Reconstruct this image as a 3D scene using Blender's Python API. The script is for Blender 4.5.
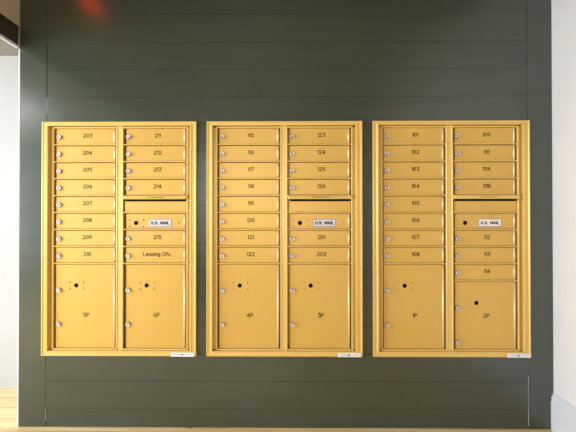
import bpy, bmesh, math, random
from mathutils import Matrix, Vector
random.seed(7)
for o in list(bpy.data.objects): bpy.data.objects.remove(o)
S = bpy.context.scene
C = S.collection

# ------------------------------------------------------------ camera, world, lights, exposure
cam = bpy.data.objects.new('camera', bpy.data.cameras.new('camera')); C.objects.link(cam)
cam.data.sensor_width = 36.0
cam.data.lens = 407.4 / 576 * 36.0
cam.data.clip_start = 0.02
yaw, pitch, roll = 0.01064, 0.00751, 0.00059
R = Matrix.Rotation(yaw, 3, 'Z') @ Matrix.Rotation(pitch, 3, 'X') @ Matrix.Rotation(roll, 3, 'Y')
rt, fw, up = R @ Vector((1, 0, 0)), R @ Vector((0, 1, 0)), R @ Vector((0, 0, 1))
M = Matrix((rt, up, -fw)).transposed().to_4x4()
M.translation = Vector((0.0, -2.2035, 1.12866))
cam.matrix_world = M
S.camera = cam

S.view_settings.view_transform = 'Standard'
S.view_settings.look = 'None'
S.view_settings.gamma = 1.0
S.view_settings.use_curve_mapping = False
S.view_settings.exposure = 0.0

W = bpy.data.worlds.new('world'); S.world = W; W.use_nodes = True
W.node_tree.nodes['Background'].inputs[0].default_value = (0.9, 0.95, 1.0, 1)
W.node_tree.nodes['Background'].inputs[1].default_value = 0.6

def area(name, loc, direction, sx, sz, power, col):
    l = bpy.data.lights.new(name, 'AREA'); l.shape = 'RECTANGLE'; l.size = sx; l.size_y = sz
    l.energy = power; l.color = col
    o = bpy.data.objects.new(name, l); C.objects.link(o); o.location = loc
    o.rotation_euler = Vector(direction).to_track_quat('-Z', 'Y').to_euler()
    return o
# daylight through the windows of the side room, of the wall behind the camera and of its glazed door
area('side_room_daylight', (-4.12, -2.0, 1.25), (1, 0, 0), 2.4, 1.6, 185, (0.80, 0.91, 1.0))
area('side_room_rear_daylight', (-2.9, -4.95, 1.25), (0, 1, 0), 1.8, 1.7, 32, (0.84, 0.93, 1.0))
area('rear_window_daylight', (-0.35, -5.12, 1.35), (0, 1, 0), 2.1, 1.7, 27, (1.0, 0.90, 0.74))
area('side_room_floor_fill', (-2.7, -1.5, 2.2), (0.15, 0, -1), 1.2, 1.6, 42, (0.95, 0.97, 1.0))  # unseen fill, added to brighten the floor by the opening
area('rear_door_daylight', (-0.93, -5.1, 1.75), (0, 1, 0), 0.3, 0.7, 14, (1.0, 0.97, 0.93))

# ------------------------------------------------------------ materials
def principled(name, base, rough=0.5, metallic=0.0, spec=0.5, emit=None, estr=0.0):
    m = bpy.data.materials.new(name); m.use_nodes = True
    b = m.node_tree.nodes['Principled BSDF']
    b.inputs['Base Color'].default_value = (*base, 1)
    b.inputs['Roughness'].default_value = rough
    b.inputs['Metallic'].default_value = metallic
    b.inputs['Specular IOR Level'].default_value = spec
    if emit:
        b.inputs['Emission Color'].default_value = (*emit, 1)
        b.inputs['Emission Strength'].default_value = estr
    return m, m.node_tree, b

def noise_mix(nt, b, c0, c1, scale, detail=3, vec_scale=None, bump=0.0, bump_dist=0.001):
    tc = nt.nodes.new('ShaderNodeTexCoord'); mp = nt.nodes.new('ShaderNodeMapping')
    nt.links.new(tc.outputs['Object'], mp.inputs['Vector'])
    if vec_scale: mp.inputs['Scale'].default_value = vec_scale
    n = nt.nodes.new('ShaderNodeTexNoise'); n.inputs['Scale'].default_value = scale; n.inputs['Detail'].default_value = detail
    nt.links.new(mp.outputs[0], n.inputs['Vector'])
    r = nt.nodes.new('ShaderNodeValToRGB')
    r.color_ramp.elements[0].position = 0.3; r.color_ramp.elements[0].color = (*c0, 1)
    r.color_ramp.elements[1].position = 0.7; r.color_ramp.elements[1].color = (*c1, 1)
    nt.links.new(n.outputs[0], r.inputs[0]); nt.links.new(r.outputs[0], b.inputs['Base Color'])
    if bump:
        bp = nt.nodes.new('ShaderNodeBump'); bp.inputs['Strength'].default_value = bump; bp.inputs['Distance'].default_value = bump_dist
        nt.links.new(n.outputs[0], bp.inputs['Height']); nt.links.new(bp.outputs[0], b.inputs['Normal'])
    return n

MG, nt, b = principled('green_paint', (0.03, 0.035, 0.02), 0.22, 0, 0.9)
noise_mix(nt, b, (0.031, 0.045, 0.030), (0.037, 0.052, 0.035), 3.0, 4, (1, 1, 6), 0.06, 0.002)
GOLD, nt, b = principled('gold_powder_coat', (0.78, 0.50, 0.12), 0.34, 0.2, 0.5)
noise_mix(nt, b, (0.65, 0.41, 0.085), (0.69, 0.44, 0.10), 900.0, 2)
TRIMG, nt, b = principled('gold_trim_coat', (0.80, 0.56, 0.16), 0.30, 0.2, 0.5)
noise_mix(nt, b, (0.76, 0.53, 0.15), (0.80, 0.57, 0.175), 900.0, 2)
EDGE, nt, b = principled('gold_hinge_highlight', (0.9, 0.75, 0.42), 0.36, 0.3, 0.6)  # paler than the coat: highlight along the hinge bead is put into the colour
noise_mix(nt, b, (0.92, 0.76, 0.44), (0.96, 0.82, 0.52), 900.0, 2)
NICK, nt, b = principled('nickel_lock_metal', (0.86, 0.80, 0.76), 0.32, 0.75)
noise_mix(nt, b, (0.62, 0.56, 0.52), (0.70, 0.64, 0.60), 300, 2)
PLUG_SHADE, nt, b = principled('lock_plug_and_barrel_shade', (0.45, 0.40, 0.37), 0.4, 0.7)
noise_mix(nt, b, (0.42, 0.37, 0.34), (0.48, 0.43, 0.40), 300, 2)
DARK, nt, b = principled('dark_opening', (0.006, 0.005, 0.005), 0.8, 0, 0.1)
noise_mix(nt, b, (0.005, 0.004, 0.004), (0.008, 0.006, 0.006), 50, 2)
INK, nt, b = principled('dark_lettering', (0.06, 0.035, 0.015), 0.7, 0, 0.1)
noise_mix(nt, b, (0.025, 0.014, 0.006), (0.035, 0.02, 0.009), 90, 2)
PLATE, nt, b = principled('silver_plate', (0.74, 0.74, 0.78), 0.45, 0.1)
noise_mix(nt, b, (0.58, 0.59, 0.66), (0.64, 0.65, 0.72), 120, 2)
STICK, nt, b = principled('white_sticker', (0.85, 0.84, 0.88), 0.5)
noise_mix(nt, b, (0.82, 0.81, 0.85), (0.88, 0.87, 0.90), 120, 2)
PRIMB, nt, b = principled('plate_rim_metal', (0.30, 0.30, 0.36), 0.5, 0.2)
noise_mix(nt, b, (0.28, 0.28, 0.34), (0.33, 0.33, 0.39), 120, 2)
PRINT, nt, b = principled('purple_print', (0.22, 0.18, 0.30), 0.6)
noise_mix(nt, b, (0.20, 0.16, 0.28), (0.28, 0.23, 0.36), 120, 2)
WHITE, nt, b = principled('white_wall_paint', (0.82, 0.82, 0.83), 0.55)
noise_mix(nt, b, (0.86, 0.87, 0.90), (0.89, 0.90, 0.93), 2.0, 3, None, 0.05, 0.002)
TRIMW, nt, b = principled('white_trim_paint', (0.82, 0.82, 0.86), 0.35)
noise_mix(nt, b, (0.77, 0.80, 0.87), (0.80, 0.83, 0.89), 4.0)
SIDE, nt, b = principled('side_room_paint', (0.6, 0.6, 0.6), 0.6)
noise_mix(nt, b, (0.45, 0.45, 0.45), (0.49, 0.49, 0.49), 2.0)
SCEIL, nt, b = principled('side_ceiling_paint', (0.3, 0.29, 0.26), 0.6)
noise_mix(nt, b, (0.25, 0.235, 0.20), (0.28, 0.26, 0.22), 2.0)
TAN, nt, b = principled('tan_wall_paint', (0.50, 0.38, 0.25), 0.6)
noise_mix(nt, b, (0.56, 0.42, 0.28), (0.60, 0.45, 0.31), 2.5)
BEAM, nt, b = principled('dark_beam_wood', (0.05, 0.035, 0.018), 0.5)
noise_mix(nt, b, (0.035, 0.024, 0.012), (0.065, 0.045, 0.022), 6, 4, (6, 1, 12))
CEIL, nt, b = principled('brown_ceiling_boards', (0.3, 0.22, 0.12), 0.6)
noise_mix(nt, b, (0.28, 0.20, 0.11), (0.34, 0.25, 0.14), 3, 4, (1, 8, 1))
REAR, nt, b = principled('rear_wall_paint', (0.26, 0.23, 0.17), 0.6)
noise_mix(nt, b, (0.24, 0.21, 0.155), (0.28, 0.25, 0.185), 3, 3)
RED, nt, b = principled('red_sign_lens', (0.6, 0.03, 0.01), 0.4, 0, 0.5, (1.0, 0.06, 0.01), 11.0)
SIGNB, nt, b = principled('sign_casing', (0.7, 0.7, 0.68), 0.5)
noise_mix(nt, b, (0.68, 0.68, 0.66), (0.72, 0.72, 0.7), 20)

# knotty pine boards running left to right
PINE, nt, b = principled('pine_floor', (0.8, 0.6, 0.35), 0.38, 0, 0.4)
N = nt.nodes; L = nt.links
tc = N.new('ShaderNodeTexCoord'); sx = N.new('ShaderNodeSeparateXYZ'); L.new(tc.outputs['Object'], sx.inputs[0])
def mth(op, a, bb=None):
    n = N.new('ShaderNodeMath'); n.operation = op
    for i, v in enumerate((a, bb)):
        if v is None: continue
        if isinstance(v, (int, float)): n.inputs[i].default_value = v
        else: L.new(v, n.inputs[i])
    return n.outputs[0]
row = mth('DIVIDE', mth('ADD', sx.outputs[1], 10.03), 0.135)
fr = mth('FRACT', row); idx = mth('FLOOR', row)
edge = mth('LESS_THAN', mth('ABSOLUTE', mth('SUBTRACT', fr, 0.5)), 0.487)
cv = N.new('ShaderNodeCombineXYZ'); L.new(mth('ADD', sx.outputs[0], mth('MULTIPLY', idx, 3.7)), cv.inputs[0]); L.new(mth('MULTIPLY', sx.outputs[1], 9.0), cv.inputs[1]); L.new(idx, cv.inputs[2])
gn = N.new('ShaderNodeTexNoise'); gn.inputs['Scale'].default_value = 2.2; gn.inputs['Detail'].default_value = 6; L.new(cv.outputs[0], gn.inputs['Vector'])
gr = N.new('ShaderNodeValToRGB'); gr.color_ramp.elements[0].position = 0.32; gr.color_ramp.elements[0].color = (0.82, 0.53, 0.22, 1)
gr.color_ramp.elements[1].position = 0.62; gr.color_ramp.elements[1].color = (0.93, 0.72, 0.40, 1); L.new(gn.outputs[0], gr.inputs[0])
vo = N.new('ShaderNodeTexVoronoi'); vo.inputs['Scale'].default_value = 1.0
cv2 = N.new('ShaderNodeCombineXYZ'); L.new(mth('MULTIPLY', sx.outputs[0], 3.2), cv2.inputs[0]); L.new(mth('MULTIPLY', sx.outputs[1], 5.0), cv2.inputs[1]); L.new(cv2.outputs[0], vo.inputs['Vector'])
knot = N.new('ShaderNodeValToRGB'); knot.color_ramp.elements[0].position = 0.035; knot.color_ramp.elements[0].color = (0.3, 0.12, 0.04, 1)
knot.color_ramp.elements[1].position = 0.10; knot.color_ramp.elements[1].color = (1, 1, 1, 1); L.new(vo.outputs['Distance'], knot.inputs[0])
mx = N.new('ShaderNodeMixRGB'); mx.blend_type = 'MULTIPLY'; mx.inputs[0].default_value = 1; L.new(gr.outputs[0], mx.inputs[1]); L.new(knot.outputs[0], mx.inputs[2])
mx2 = N.new('ShaderNodeMixRGB'); L.new(edge, mx2.inputs[0]); mx2.inputs[1].default_value = (0.25, 0.13, 0.05, 1); L.new(mx.outputs[0], mx2.inputs[2])
L.new(mx2.outputs[0], b.inputs['Base Color'])

# ------------------------------------------------------------ mesh helpers
def box(bm, x0, x1, y0, y1, z0, z1, bev=0.0, mat=0, seg=1):
    g = bmesh.ops.create_cube(bm, size=1.0)
    vs = g['verts']
    for v in vs:
        v.co = Vector(((x0 + x1) / 2 + v.co.x * (x1 - x0), (y0 + y1) / 2 + v.co.y * (y1 - y0), (z0 + z1) / 2 + v.co.z * (z1 - z0)))
    fs = {f for v in vs for f in v.link_faces}
    for f in fs: f.material_index = mat
    if bev:
        es = {e for v in vs for e in v.link_edges}
        r = bmesh.ops.bevel(bm, geom=list(es), offset=bev, segments=seg, affect='EDGES', profile=0.5)
        for f in r['faces']: f.material_index = mat
def lathe(bm, prof, cx, cz, mat=0, n=28):
    """profile of (radius, y) turned round the y axis through (cx, cz)"""
    rings = []
    for r, y in prof:
        if r < 1e-6: rings.append([bm.verts.new((cx, y, cz))])
        else: rings.append([bm.verts.new((cx + r * math.cos(2 * math.pi * i / n), y, cz + r * math.sin(2 * math.pi * i / n))) for i in range(n)])
    for a, c in zip(rings, rings[1:]):
        for i in range(n):
            j = (i + 1) % n
            if len(a) == 1 and len(c) == 1: continue
            if len(a) == 1: f = bm.faces.new((a[0], c[i], c[j]))
            elif len(c) == 1: f = bm.faces.new((a[i], c[0], a[j]))
            else: f = bm.faces.new((a[i], c[i], c[j], a[j]))
            f.material_index = mat; f.smooth = True
def mesh_of(name, bm, mats):
    bmesh.ops.recalc_face_normals(bm, faces=bm.faces)
    me = bpy.data.meshes.new(name); bm.to_mesh(me); bm.free()
    for m in mats: me.materials.append(m)
    return me
def link(name, me, parent=None, loc=(0, 0, 0)):
    o = bpy.data.objects.new(name, me); C.objects.link(o); o.location = loc
    if parent: o.parent = parent
    return o
def struct(name, bm, mats):
    o = link(name, mesh_of(name, bm, mats)); o['kind'] = 'structure'; return o
def text_mesh(s, size, mat, xscale=1.0, spacing=1.12, bold=0.0):
    cu = bpy.data.curves.new('t', 'FONT'); cu.body = s; cu.size = size; cu.align_x = 'CENTER'; cu.align_y = 'CENTER'
    cu.space_character = spacing; cu.extrude = 0.0002; cu.offset = bold
    ob = bpy.data.objects.new('t', cu); C.objects.link(ob)
    bpy.context.view_layer.update()
    me = bpy.data.meshes.new_from_object(ob.evaluated_get(bpy.context.evaluated_depsgraph_get()))
    bpy.data.objects.remove(ob); bpy.data.curves.remove(cu)
    me.transform(Matrix.Rotation(math.pi / 2, 4, 'X') @ Matrix.Diagonal((xscale, 1, 1, 1)))
    xs = [v.co.x for v in me.vertices]; zs = [v.co.z for v in me.vertices]
    me.transform(Matrix.Translation((-(min(xs) + max(xs)) / 2, 0, -(min(zs) + max(zs)) / 2)))
    me.materials.clear(); me.materials.append(mat)
    for p in me.polygons: p.material_index = 0
    return me

# plain stroke lettering: polylines in a cell of height 1, drawn as ribbons with round joints
def arc(cx, cz, rx, rz, a0, a1, n=12):
    return [(cx + rx * math.cos(math.radians(a0 + (a1 - a0) * i / n)), cz + rz * math.sin(math.radians(a0 + (a1 - a0) * i / n))) for i in range(n + 1)]
STROKES = {
    '0': [arc(.30, .5, .30, .5, 0, 360, 24)],
    '1': [[(0.02, .83), (.18, 1), (.18, 0)]],
    '2': [arc(.32, .70, .31, .30, 160, -35, 10) + [(0, 0), (.66, 0)]],
    '3': [[(.03, 1), (.60, 1), (.30, .60)] + arc(.31, .31, .31, .31, 85, -150, 12)],
    '4': [[(.50, 0), (.50, 1), (0, .28), (.70, .28)]],
    '5': [[(.58, 1), (.12, 1), (.06, .55)] + arc(.31, .33, .33, .33, 115, -145, 12)],
    '6': [[(.44, 1), (.06, .46)], arc(.33, .33, .32, .33, 0, 360, 20)],
    '7': [[(0, 1), (.62, 1), (.20, 0)]],
    '8': [arc(.32, .75, .25, .25, 0, 360, 18), arc(.32, .26, .32, .26, 0, 360, 18)],
    '9': [[(.22, 0), (.60, .54)], arc(.33, .67, .32, .33, 0, 360, 20)],
    'P': [[(0, 0), (0, 1), (.32, 1)] + arc(.32, .73, .27, .27, 90, -90, 10) + [(0, .46)]],
    'A': [[(0, 0), (.38, 1), (.76, 0)], [(.14, .34), (.62, .34)]],
    'B': [[(0, 0), (0, 1), (.32, 1)] + arc(.32, .76, .24, .24, 90, -90, 8) + [(0, .52), (.34, .52)] + arc(.34, .26, .27, .26, 90, -90, 8) + [(0, 0)]],
    'U': [[(0, 1), (0, .30)] + arc(.33, .32, .33, .32, 180, 360, 10) + [(.66, 1)]],
    'S': [arc(.32, .75, .28, .25, 30, 270, 10) + arc(.32, .25, .31, .25, 90, -150, 10)],
    'M': [[(0, 0), (0, 1), (.42, .25), (.84, 1), (.84, 0)]],
    'I': [[(.05, 0), (.05, 1)]],
    'L': [[(0, 1), (0, 0), (.54, 0)]],
    'O': [arc(.38, .5, .38, .5, 0, 360, 24)],
    'e': [[(.04, .36), (.50, .36)] + arc(.27, .34, .26, .34, 0, 320, 14)],
    'a': [arc(.25, .33, .25, .33, 0, 360, 18), [(.52, .68), (.52, 0)]],
    's': [arc(.22, .52, .20, .17, 30, 270, 8) + arc(.22, .18, .22, .17, 90, -150, 8)],
    'i': [[(.05, .68), (.05, 0)], [(.05, .92), (.05, .98)]],
    'n': [[(0, 0), (0, .68)], [(0, .40)] + arc(.23, .42, .23, .26, 180, 0, 8) + [(.46, 0)]],
    'g': [arc(.25, .35, .25, .33, 0, 360, 18), [(.52, .68), (.52, -.08)] + arc(.27, -.08, .25, .20, 0, -150, 8)],
    'f': [[(.10, 0), (.10, .78)] + arc(.30, .80, .20, .20, 180, 80, 6), [(-.04, .66), (.34, .66)]],
    'c': [arc(.27, .34, .26, .34, 45, 315, 12)],
    '.': [[(.04, .02), (.10, .02)]],
}
def number_mesh(s, h, mat, gap, t, aspect=1.0):
    bm = bmesh.new(); x = 0.0; y = -0.0003
    for ch in s:
        if ch == ' ': x += gap * 2.0; continue
        w = 0
        for pl in STROKES[ch]:
            pts = [(x + px * h * aspect, pz * h) for px, pz in pl]
            w = max(w, max(p[0] for p in pts) - x)
            for (ax, az), (bx_, bz) in zip(pts, pts[1:]):
                dx, dz = bx_ - ax, bz - az; ln = math.hypot(dx, dz)
                if ln < 1e-7: continue
                nx, nz = -dz / ln * t / 2, dx / ln * t / 2
                bm.faces.new([bm.verts.new(c) for c in ((ax + nx, y, az + nz), (ax - nx, y, az - nz), (bx_ - nx, y, bz - nz), (bx_ + nx, y, bz + nz))])
            for (ax, az) in pts:
                y2 = y - 0.00004
                bm.faces.new([bm.verts.new((ax + t / 2 * math.cos(k * math.pi / 4), y2, az + t / 2 * math.sin(k * math.pi / 4))) for k in range(8)])
        x += w + gap
    bmesh.ops.translate(bm, verts=bm.verts, vec=(-(x - gap) / 2, 0, -h / 2))
    return mesh_of('number', bm, [mat])

# ------------------------------------------------------------ mailbox layout (unit = one photo pixel at the wall)
K = 0.0054
UW, UH = 0.839, 1.26493
UP = UW / K
TP = UH / K
PITCH, X0, ZT = 0.89386, -1.35645, 1.6563
lx = lambda p: (p - UP / 2) * K
lz = lambda p: (TP - p) * K

# ------------------------------------------------------------ the setting
WR = 1.3985
CH = 2.95
bm = bmesh.new()
seams = [0.0, 0.1049, 0.2527, 0.400, 0.55, 0.70, 0.85, 1.00, 1.204, 1.351, 1.498, 1.645, 1.792, 1.9425, 2.0894, 2.242, 2.42, 2.60, 2.78, CH]
holes = [(X0 + i * PITCH + 0.02, X0 + i * PITCH + UW - 0.02) for i in range(3)]
HZ0, HZ1 = ZT - UH + 0.015, ZT - 0.015
g = 0.0004
TH = 0.02
box(bm, -1.487, -1.3395, 0, TH, 0.004, CH, 0.0012)
box(bm, 1.2655, WR, 0.0, TH, 0.004, CH, 0.0012)
jit = [0.0012, -0.0003, 0.0002, 0.0001, 0.0002, 0.0001, 0.0002, 0.0001, 0.0002, 0.0001, 0.0002, 0.0001, -0.0002, 0.0003, -0.0006, 0.0006, 0, 0.0003, 0]
for i, (a, c) in enumerate(zip(seams, seams[1:])):
    a2 = max(a, 0.004) + g; c2 = c - g
    xl = -1.3350 if i == 0 else -1.3368 if i in (12, 13) else -1.3385 + (0.0004 if i % 2 else 0)
    xr = 1.2645
    parts = []
    if c2 <= HZ0 or a2 >= HZ1: parts = [(xl, xr, a2, c2)]
    else:
        if a2 < HZ0: parts.append((xl, xr, a2, HZ0)); a2 = HZ0
        if c2 > HZ1: parts.append((xl, xr, HZ1, c2)); c2 = HZ1
        ed = [xl] + [v for h in holes for v in h] + [xr]
        for k in range(0, len(ed), 2):
            if ed[k + 1] - ed[k] > 0.004: parts.append((ed[k], ed[k + 1], a2, c2))
    for (x0, x1, z0, z1) in parts:
        box(bm, x0, x1, jit[i], TH, z0, z1, 0.0006 if z1 - z0 > 0.01 else 0)
box(bm, -1.487, WR, 0.085, 0.50, 0.0, CH)
struct('wall_back', bm, [MG])

bm = bmesh.new()                                                    # white return that closes the end of the green wall
box(bm, -1.4965, -1.4875, 0.001, 0.50, 0.0, 2.06, 0.002)
struct('trim_1', bm, [TRIMW])
bm = bmesh.new(); box(bm, -1.4965, -1.4875, 0.001, 0.50, 2.0605, CH - 0.001, 0.002); struct('trim_4', bm, [REAR])

bm = bmesh.new(); box(bm, -4.3, WR, -5.3, 0.54, -0.08, 0.0); struct('floor', bm, [PINE])
bm = bmesh.new(); box(bm, -1.4955, WR, -5.2, 0.5, CH, CH + 0.1); struct('ceiling', bm, [CEIL])
bm = bmesh.new(); box(bm, WR, WR + 0.12, -5.3, 0.5, 0.0, CH + 0.1); struct('wall_right', bm, [WHITE])
bm = bmesh.new(); box(bm, -1.4955, WR, -1.1, -0.001, 2.75, CH - 0.001); struct('added_soffit', bm, [BEAM])  # unseen, added to darken the reflection at the top of the green wall
# thin pale slivers along the upright seams; chipped paint on the left one
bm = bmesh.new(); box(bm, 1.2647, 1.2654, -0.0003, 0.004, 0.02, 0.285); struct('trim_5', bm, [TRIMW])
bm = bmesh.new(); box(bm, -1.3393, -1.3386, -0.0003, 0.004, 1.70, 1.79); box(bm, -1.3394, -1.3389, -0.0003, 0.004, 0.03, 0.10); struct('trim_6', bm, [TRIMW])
# rear wall with a window and a glazed door
bm = bmesh.new()
wx0, wx1, wz0, wz1 = -1.42, 0.72, 0.48, 2.22
box(bm, -4.3, wx0, -5.3, -5.18, 0, CH + 0.1); box(bm, wx1, WR, -5.3, -5.18, 0, CH + 0.1)
box(bm, wx0, wx1, -5.3, -5.18, 0, wz0); box(bm, wx0, wx1, -5.3, -5.18, wz1, CH + 0.1)
struct('wall_rear', bm, [REAR])
bm = bmesh.new()
for x in (wx0, wx1 - 0.05): box(bm, x, x + 0.05, -5.2, -5.15, wz0, wz1, 0.004)
for z in (wz0, wz1 - 0.05): box(bm, wx0 + 0.05, wx1 - 0.05, -5.2, -5.15, z, z + 0.05, 0.004)
struct('window_1', bm, [TRIMW])

# left wall: tan above the wide opening, dark beam over it, white lower edge
XL = -1.4955
OP = -2.9
bm = bmesh.new()
box(bm, XL - 0.12, XL, OP, 0.0, 2.185, CH)
box(bm, XL - 0.12, XL, -5.18, OP, 0.0, CH)
struct('wall_left', bm, [TAN])
bm = bmesh.new(); box(bm, XL - 0.02, XL + 0.002, OP, -0.001, 2.078, 2.185, 0.002); struct('trim_2', bm, [BEAM])
bm = bmesh.new(); box(bm, XL - 0.012, XL + 0.004, OP, -0.001, 2.062, 2.077, 0.002); struct('trim_3', bm, [TRIMW])
bm = bmesh.new(); box(bm, XL - 0.13, XL - 0.021, OP, -0.001, 2.070, 2.184, 0.002); struct('trim_7', bm, [SCEIL])
# side room
bm = bmesh.new(); box(bm, -4.3, -1.5, 0.52, 0.60, 0.0, CH); struct('wall_side_room', bm, [SIDE])
bm = bmesh.new(); box(bm, -4.3, XL - 0.121, -5.18, 0.52, 2.232, 2.30); struct('ceiling_side_room', bm, [SCEIL])
bm = bmesh.new(); box(bm, -4.3, -4.2, -5.18, 0.52, 0.0, 2.3); struct('wall_far_left', bm, [WHITE])

# moulded baseboard on the right wall
prof = [(0, 0.198), (0.004, 0.198), (0.006, 0.192), (0.005, 0.186), (0.009, 0.178), (0.0125, 0.170), (0.0125, 0.165), (0.0095, 0.162), (0.0095, 0.158), (0.0135, 0.152), (0.0135, 0.0), (0, 0)]
bm = bmesh.new()
A = [bm.verts.new((WR - u * 1.15, -0.001, z)) for u, z in prof]; B = [bm.verts.new((WR - u * 1.15, -5.17, z)) for u, z in prof]
for i in range(len(prof)):
    j = (i + 1) % len(prof); bm.faces.new((A[i], A[j], B[j], B[i]))
bm.faces.new(A); bm.faces.new(B[::-1])
struct('baseboard_right', bm, [TRIMW])

# ------------------------------------------------------------ mailbox parts
YF = -0.014          # flange front
YR = 0.000           # raised rims round each column
YB = 0.014           # base plate between the rims
YD = 0.012           # door faces

def trim_frame_mesh():
    bm = bmesh.new()
    # (inset from the outer edge, y) ; side flanges 6.2 px wide, top and bottom flanges 4 and 5 px
    prof = [(0.30, -0.0003), (0.30, -0.007), (0.0, -0.007), (0.0, YF + 0.001), (0.03, YF - 0.0025), (0.16, YF - 0.003), (0.24, YF + 0.001), (0.34, YF + 0.002), (0.66, YF + 0.002),
            (0.74, YF), (0.80, YF - 0.003), (0.96, YF - 0.0025), (1.0, YF), (1.0, YB + 0.004)]
    loops = []
    for t, y in prof:
        l, r, tp, bt = 6.1 * t, 6.5 * t, 4.0 * t, 5.0 * t
        loops.append([bm.verts.new(c) for c in ((lx(l), y, lz(tp)), (lx(UP - r), y, lz(tp)), (lx(UP - r), y, lz(TP - bt)), (lx(l), y, lz(TP - bt)))])
    for a, c in zip(loops, loops[1:]):
        for i in range(4):
            j = (i + 1) % 4; bm.faces.new((a[i], a[j], c[j], c[i]))
    return mesh_of('trim_frame', bm, [TRIMG])

COL = [(9.0, 75.1), (79.4, 146.2)]
RW = 1.4
RT, RB = 4.6, 229.2
DT, DB = 6.2, 227.6
rail = lambda k: 22.6 + 17.1 * k                                   # centre line of the rail under row k
def inner_frame_mesh(n_right):
    bm = bmesh.new()
    bx = lambda a, c, t, d, y0, y1, bv=0.0, sg=1: box(bm, lx(a), lx(c), y0, y1, lz(d), lz(t), bv, 0, sg)
    # base plate as strips so that the doors sit in openings
    bx(5.6, 9.6, 3.6, 230.4, YB, YB + 0.006); bx(74.6, 80.0, 3.6, 230.4, 0.004, YB + 0.006); bx(145.6, 149.8, 3.6, 230.4, YB, YB + 0.006)
    bx(5.6, 149.8, 3.4, 5.0, YB, YB + 0.006); bx(5.6, 149.8, 228.8, 230.6, YB, YB + 0.006)
    for ci, (a, c) in enumerate(COL):
        bx(a, a + RW, RT, RB, YR, YD + 0.012, 0.0026, 3); bx(c - RW, c, RT, RB, YR, YD + 0.012, 0.0026, 3)
        bx(a + RW, c - RW, RT, RT + RW, YR, YD + 0.012, 0.0026, 3); bx(a + RW, c - RW, RB - RW, RB, YR, YD + 0.012, 0.0026, 3)
        n = 8 if ci == 0 else n_right
        for k in range(n):
            bx(a + RW, c - RW, rail(k) - 0.62, rail(k) + 0.55, YR + 0.001, YD + 0.010, 0.0024, 3)
    return mesh_of('door_frame', bm, [TRIMG])
def backing_mesh():
    bm = bmesh.new(); box(bm, lx(5.0), lx(UP - 5.0), YD + 0.034, 0.078, lz(TP - 4.6), lz(3.4)); return mesh_of('housing', bm, [GOLD])

DX0, DX1 = 11.8, 70.1
def door_mesh(h):
    """door, origin at its centre; h in layout units; bead on the right is a part of its own"""
    bm = bmesh.new(); w = (DX1 - DX0) * K / 2; hh = h * K / 2
    box(bm, -w, w, YD, YD + 0.008, -hh, hh, 0.0012)
    return mesh_of('door_panel', bm, [GOLD])
def hinge_mesh(h):
    bm = bmesh.new(); hh = h * K / 2; n = 10; r = 0.0052
    ra = []; rb = []
    for i in range(n + 1):
        t = math.pi * i / n
        x = -r * math.cos(t); y = YD + 0.001 - 0.0042 * math.sin(t)
        ra.append(bm.verts.new((x, y, -hh))); rb.append(bm.verts.new((x, y, hh)))
    ra += [bm.verts.new((r, YD + 0.008, -hh)), bm.verts.new((-r, YD + 0.008, -hh))]; rb += [bm.verts.new((r, YD + 0.008, hh)), bm.verts.new((-r, YD + 0.008, hh))]
    m = len(ra)
    for i in range(m):
        j = (i + 1) % m; f = bm.faces.new((ra[i], ra[j], rb[j], rb[i])); f.smooth = i < n
    bm.faces.new(ra); bm.faces.new(rb[::-1])
    return mesh_of('hinge', bm, [EDGE])
def lock_mesh():
    bm = bmesh.new()
    lathe(bm, [(0.0135, YD - 0.0001), (0.0135, YD - 0.0018), (0.0126, YD - 0.0026), (0.0124, YD - 0.0105)], 0, 0, 1)  # barrel in the darker plug metal, its shaded side painted all round
    lathe(bm, [(0.0124, YD - 0.0105), (0.0114, YD - 0.0124), (0.0106, YD - 0.0126), (0.0106, YD - 0.0108), (0.0096, YD - 0.0114), (0.0062, YD - 0.0110), (0.0058, YD - 0.0102), (0.0, YD - 0.0102)], 0, 0, 0)
    lathe(bm, [(0.0054, YD - 0.0103), (0.0050, YD - 0.0110), (0.0, YD - 0.0110)], 0, 0, 1)
    box(bm, -0.0010, 0.0010, YD - 0.0113, YD - 0.0102, -0.0038, 0.0038, 0, 2)
    return mesh_of('lock', bm, [NICK, PLUG_SHADE, DARK])
def keyhole_mesh():
    bm = bmesh.new()
    lathe(bm, [(0.0136, YD - 0.0001), (0.0134, YD - 0.0010), (0.0118, YD - 0.0012), (0.0116, YD - 0.0004)], 0, 0, 0)
    lathe(bm, [(0.0118, YD - 0.0005), (0.0, YD - 0.0004)], 0, 0, 1)
    return mesh_of('keyhole', bm, [GOLD, DARK])
def rivet_mesh():
    bm = bmesh.new()
    lathe(bm, [(0.0054, YD - 0.0001), (0.0050, YD - 0.0026), (0.0034, YD - 0.0050), (0.0, YD - 0.0058)], 0, 0, 0, 16)
    return mesh_of('rivet', bm, [GOLD])
def hood_mesh():
    # tapering lip over the mail slot: slopes outwards and down, ends cut back
    bm = bmesh.new()
    a, c = 80.2, 147.6
    P = []
    pts = [(0, 73.6, YD + 0.004), (0, 73.6, YR - 0.001), (0.4, 74.6, -0.014), (1, 77.4, -0.0165), (1, 77.7, -0.0165), (1, 77.7, -0.013), (0, 77.7, YD + 0.004)]
    for side in (0, 1):
        ring = []
        for inset, pz, y in pts:
            x = (a + 3.4 * inset) if side == 0 else (c - 3.4 * inset)
            ring.append(bm.verts.new((lx(x), y, lz(pz))))
        P.append(ring)
    n = len(pts)
    for i in range(n):
        j = (i + 1) % n; bm.faces.new((P[0][i], P[0][j], P[1][j], P[1][i]))
    bm.faces.new(P[0]); bm.faces.new(P[1][::-1])
    return mesh_of('slot_hood', bm, [TRIMG])
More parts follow.
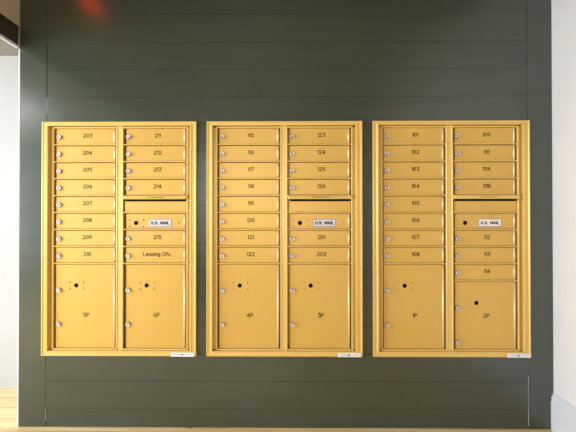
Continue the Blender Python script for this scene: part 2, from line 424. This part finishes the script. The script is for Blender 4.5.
def slot_mesh():
    bm = bmesh.new(); box(bm, lx(83.8), lx(142.8), YD - 0.0075, YD + 0.006, lz(79.7), lz(77.8)); return mesh_of('mail_slot', bm, [DARK])
def slot_panel_mesh():
    bm = bmesh.new(); box(bm, lx(82.0), lx(144.4), YD - 0.004, YD + 0.008, lz(90.4), lz(79.8), 0.0012); box(bm, lx(82.0), lx(144.4), YD - 0.0065, YD - 0.004, lz(80.9), lz(79.8), 0.0006)
    return mesh_of('slot_panel', bm, [GOLD])
def plate_mesh(face=None):
    bm = bmesh.new(); w, h = 11.4 * K, 3.9 * K
    box(bm, -w, w, YD - 0.0018, YD - 0.0001, -h, h, 0.0006)
    box(bm, -w + 0.003, w - 0.003, YD - 0.0024, YD - 0.0017, -h + 0.003, h - 0.003, 0, 1)
    return mesh_of('mail_plate', bm, [PRIMB, face or PLATE])
def sticker_mesh(n):
    rs = random.Random(n)
    bm = bmesh.new(); z0, z1 = lz(234.4), lz(230.4)
    xa, xb = lx(130.0), lx(153.2)
    y = YF - 0.0033
    box(bm, xa, xb, y - 0.0004, y + 0.0002, z0, z1, 0)
    return mesh_of('sticker', bm, [STICK])
def print_mesh(n):
    rs = random.Random(n); bm = bmesh.new(); y = YF - 0.0038
    zc = (lz(234.4) + lz(230.4)) / 2
    x = lx(132.5)
    while x < lx(151):
        w = rs.choice((0.0012, 0.0020, 0.0026)); h = rs.uniform(0.0022, 0.0038)
        box(bm, x, x + w, y - 0.0002, y, zc - h / 2 + 0.001, zc + h / 2 + 0.001)
        x += w + 0.0014
        if lx(144.0) < x < lx(145.2): x = lx(145.3)
    box(bm, lx(140.6), lx(141.9), y - 0.0003, y - 0.0001, zc - 0.007, zc + 0.006)
    return mesh_of('print', bm, [PRINT])

ROW_H = 17.15 - 1.9
ME = dict(trim=trim_frame_mesh(), hinge={}, door={}, lock=lock_mesh(), key=keyhole_mesh(), rivet=rivet_mesh(), hood=hood_mesh(), slot=slot_mesh(),
          spanel=slot_panel_mesh(), plate=plate_mesh(), plate2=plate_mesh(STICK), back=backing_mesh())
US = number_mesh('U.S. MAIL', 0.0135, INK, 0.0050, 0.0042, 1.0)
OUT = text_mesh('OUTGOING MAIL', 0.0085, INK, 1.25, 1.1)

def row_span(k):
    top = DT if k == 0 else rail(k - 1) + 1.15
    return top, rail(k) - 0.75

def door(unit, name, col, top, bot, label=None, size=0.0262, locks=(), key=None, rivets=False, tz=None, hinge=True):
    off = 71.2 * col
    h = round(bot - top, 3)
    if h not in ME['door']: ME['door'][h] = door_mesh(h); ME['hinge'][h] = hinge_mesh(h)
    cx = (DX0 + DX1) / 2 + off; cz = (top + bot) / 2
    d = link(name, ME['door'][h], unit, (lx(cx), 0, lz(cz)))
    if hinge: link('hinge', ME['hinge'][h], d, ((DX1 + 1.0 + off - cx) * K, 0, 0))
    for (px, pz) in locks:
        link('lock', ME['lock'], d, ((px + off - cx) * K, 0, (cz - pz) * K))
    if key:
        link('keyhole', ME['key'], d, ((key[0] + off - cx) * K, 0, (cz - key[1]) * K))
        if rivets:
            for dx in (-7, 7):
                for dz in (-2.9, 3.5):
                    link('rivet', ME['rivet'], d, ((key[0] + dx + off - cx) * K, 0, (cz - key[1] - dz) * K))
    if label:
        link('number', number_mesh(label, size * 0.72, INK, 0.0052 if len(label) < 6 else 0.0050, 0.0034, 1.05), d, ((42.9 if label[-1] == 'P' else 43.8) * K + (off - cx) * K, YD - 0.0003, (cz - (tz if tz else cz - 1.0)) * K))
    return d

def unit(i, left, right, lab, parcels, p_rivets, u_rivets):
    u = bpy.data.objects.new('mailbox_bank', None); C.objects.link(u)
    u.location = (X0 + i * PITCH + UW / 2, 0, ZT - UH); u.empty_display_size = 0.1
    u['label'] = lab; u['category'] = 'mailbox'; u['group'] = 'mailbox banks in the green wall'
    link('trim_frame', ME['trim'], u)
    link('door_frame', inner_frame_mesh(len(right) + 2), u)
    link('housing', ME['back'], u)
    for k, t in enumerate(left):
        a, c = row_span(k); mid = (a + c) / 2
        door(u, 'mailbox_door', 0, a, c, t, locks=[(15.2, mid + 0.7)])
    door(u, 'parcel_door', 0, rail(7) + 1.15, DB, parcels[0], 0.0285, [(15.2, 169.4), (15.2, 203.6)], (32.7, 164.6), p_rivets[0], 194.4)
    for k, t in enumerate(right[:4]):
        a, c = row_span(k); mid = (a + c) / 2
        door(u, 'mailbox_door', 1, a, c, t, locks=[(14.3, mid + 0.7)])
    # outgoing slot in row 4
    h = link('slot_hood', ME['hood'], u)
    link('lettering', OUT, h, (lx(114.5), -0.0157, lz(75.9)))
    h.children[0].rotation_euler = (-math.atan2(0.0025, 2.8 * K), 0, 0)
    link('mail_slot', ME['slot'], u); link('slot_panel', ME['spanel'], u)
    a, c = row_span(5)
    a, c = rail(4) + 1.15, rail(5) - 0.75
    d = door(u, 'carrier_panel', 1, a, c, None, key=(93.3 - 71.2, 101.6), rivets=u_rivets)
    cx = (DX0 + DX1) / 2 + 71.2; cz = (a + c) / 2
    p = link('mail_plate', ME['plate' if i < 2 else 'plate2'], d, ((117.9 - cx) * K, 0, (cz - 101.5) * K))
    p2 = link('lettering', US, d, ((117.9 - cx) * K, YD - 0.0027, (cz - 101.5) * K))
    if u_rivets: link('rivet', ME['rivet'], d, ((135.9 - cx) * K, 0, (cz - 101.3) * K))
    for q, t in enumerate(right[4:]):
        k = 6 + q
        a, c = rail(k - 1) + 1.15, rail(k) - 0.75; mid = (a + c) / 2
        door(u, 'mailbox_door', 1, a, c, t, locks=[(14.3, mid + 0.7)])
    last = 5 + len(right[4:])
    sh = 17.15 * (last - 7)
    door(u, 'parcel_door', 1, rail(last) + 1.15, DB, parcels[1], 0.0285, [(14.3, 169.4 + sh), (14.3, 203.6 + sh)], (32.9, 164.6 + sh), p_rivets[1], 194.4)
    s = link('sticker', sticker_mesh(i), u, ((1.8 if i == 2 else 0.3) * K, 0, 0)); link('print', print_mesh(i), s)
    return u
unit(0, ['203', '204', '205', '206', '207', '208', '209', '210'], ['211', '212', '213', '214', '215', 'Leasing Ofc.'],
     'gold mailbox bank nearest the left doorway, doors numbered 203 to 215', ['5P', '6P'], (True, True), True)
unit(1, ['115', '116', '117', '118', '119', '120', '121', '122'], ['123', '124', '125', '126', '201', '202'],
     'middle gold mailbox bank on the green wall, doors 115 to 126 and 201, 202', ['4P', '3P'], (True, True), True)
unit(2, ['101', '102', '103', '104', '105', '106', '107', '108'], ['109', '110', '111A', '111B', '112', '113', '114'],
     'gold mailbox bank nearest the white right wall, doors numbered 101 to 114', ['1P', '2P'], (True, False), False)

# unseen lit red sign assumed on the left wall over the opening (its glow shows in the paint of the green wall)
bm = bmesh.new(); box(bm, XL + 0.0005, XL + 0.03, -0.85, -0.60, 2.63, 2.745, 0.004); sg = link('assumed_sign', mesh_of('assumed_sign', bm, [SIGNB]))
sg['label'] = 'unseen lit red sign assumed on the left wall above the opening'; sg['category'] = 'sign'
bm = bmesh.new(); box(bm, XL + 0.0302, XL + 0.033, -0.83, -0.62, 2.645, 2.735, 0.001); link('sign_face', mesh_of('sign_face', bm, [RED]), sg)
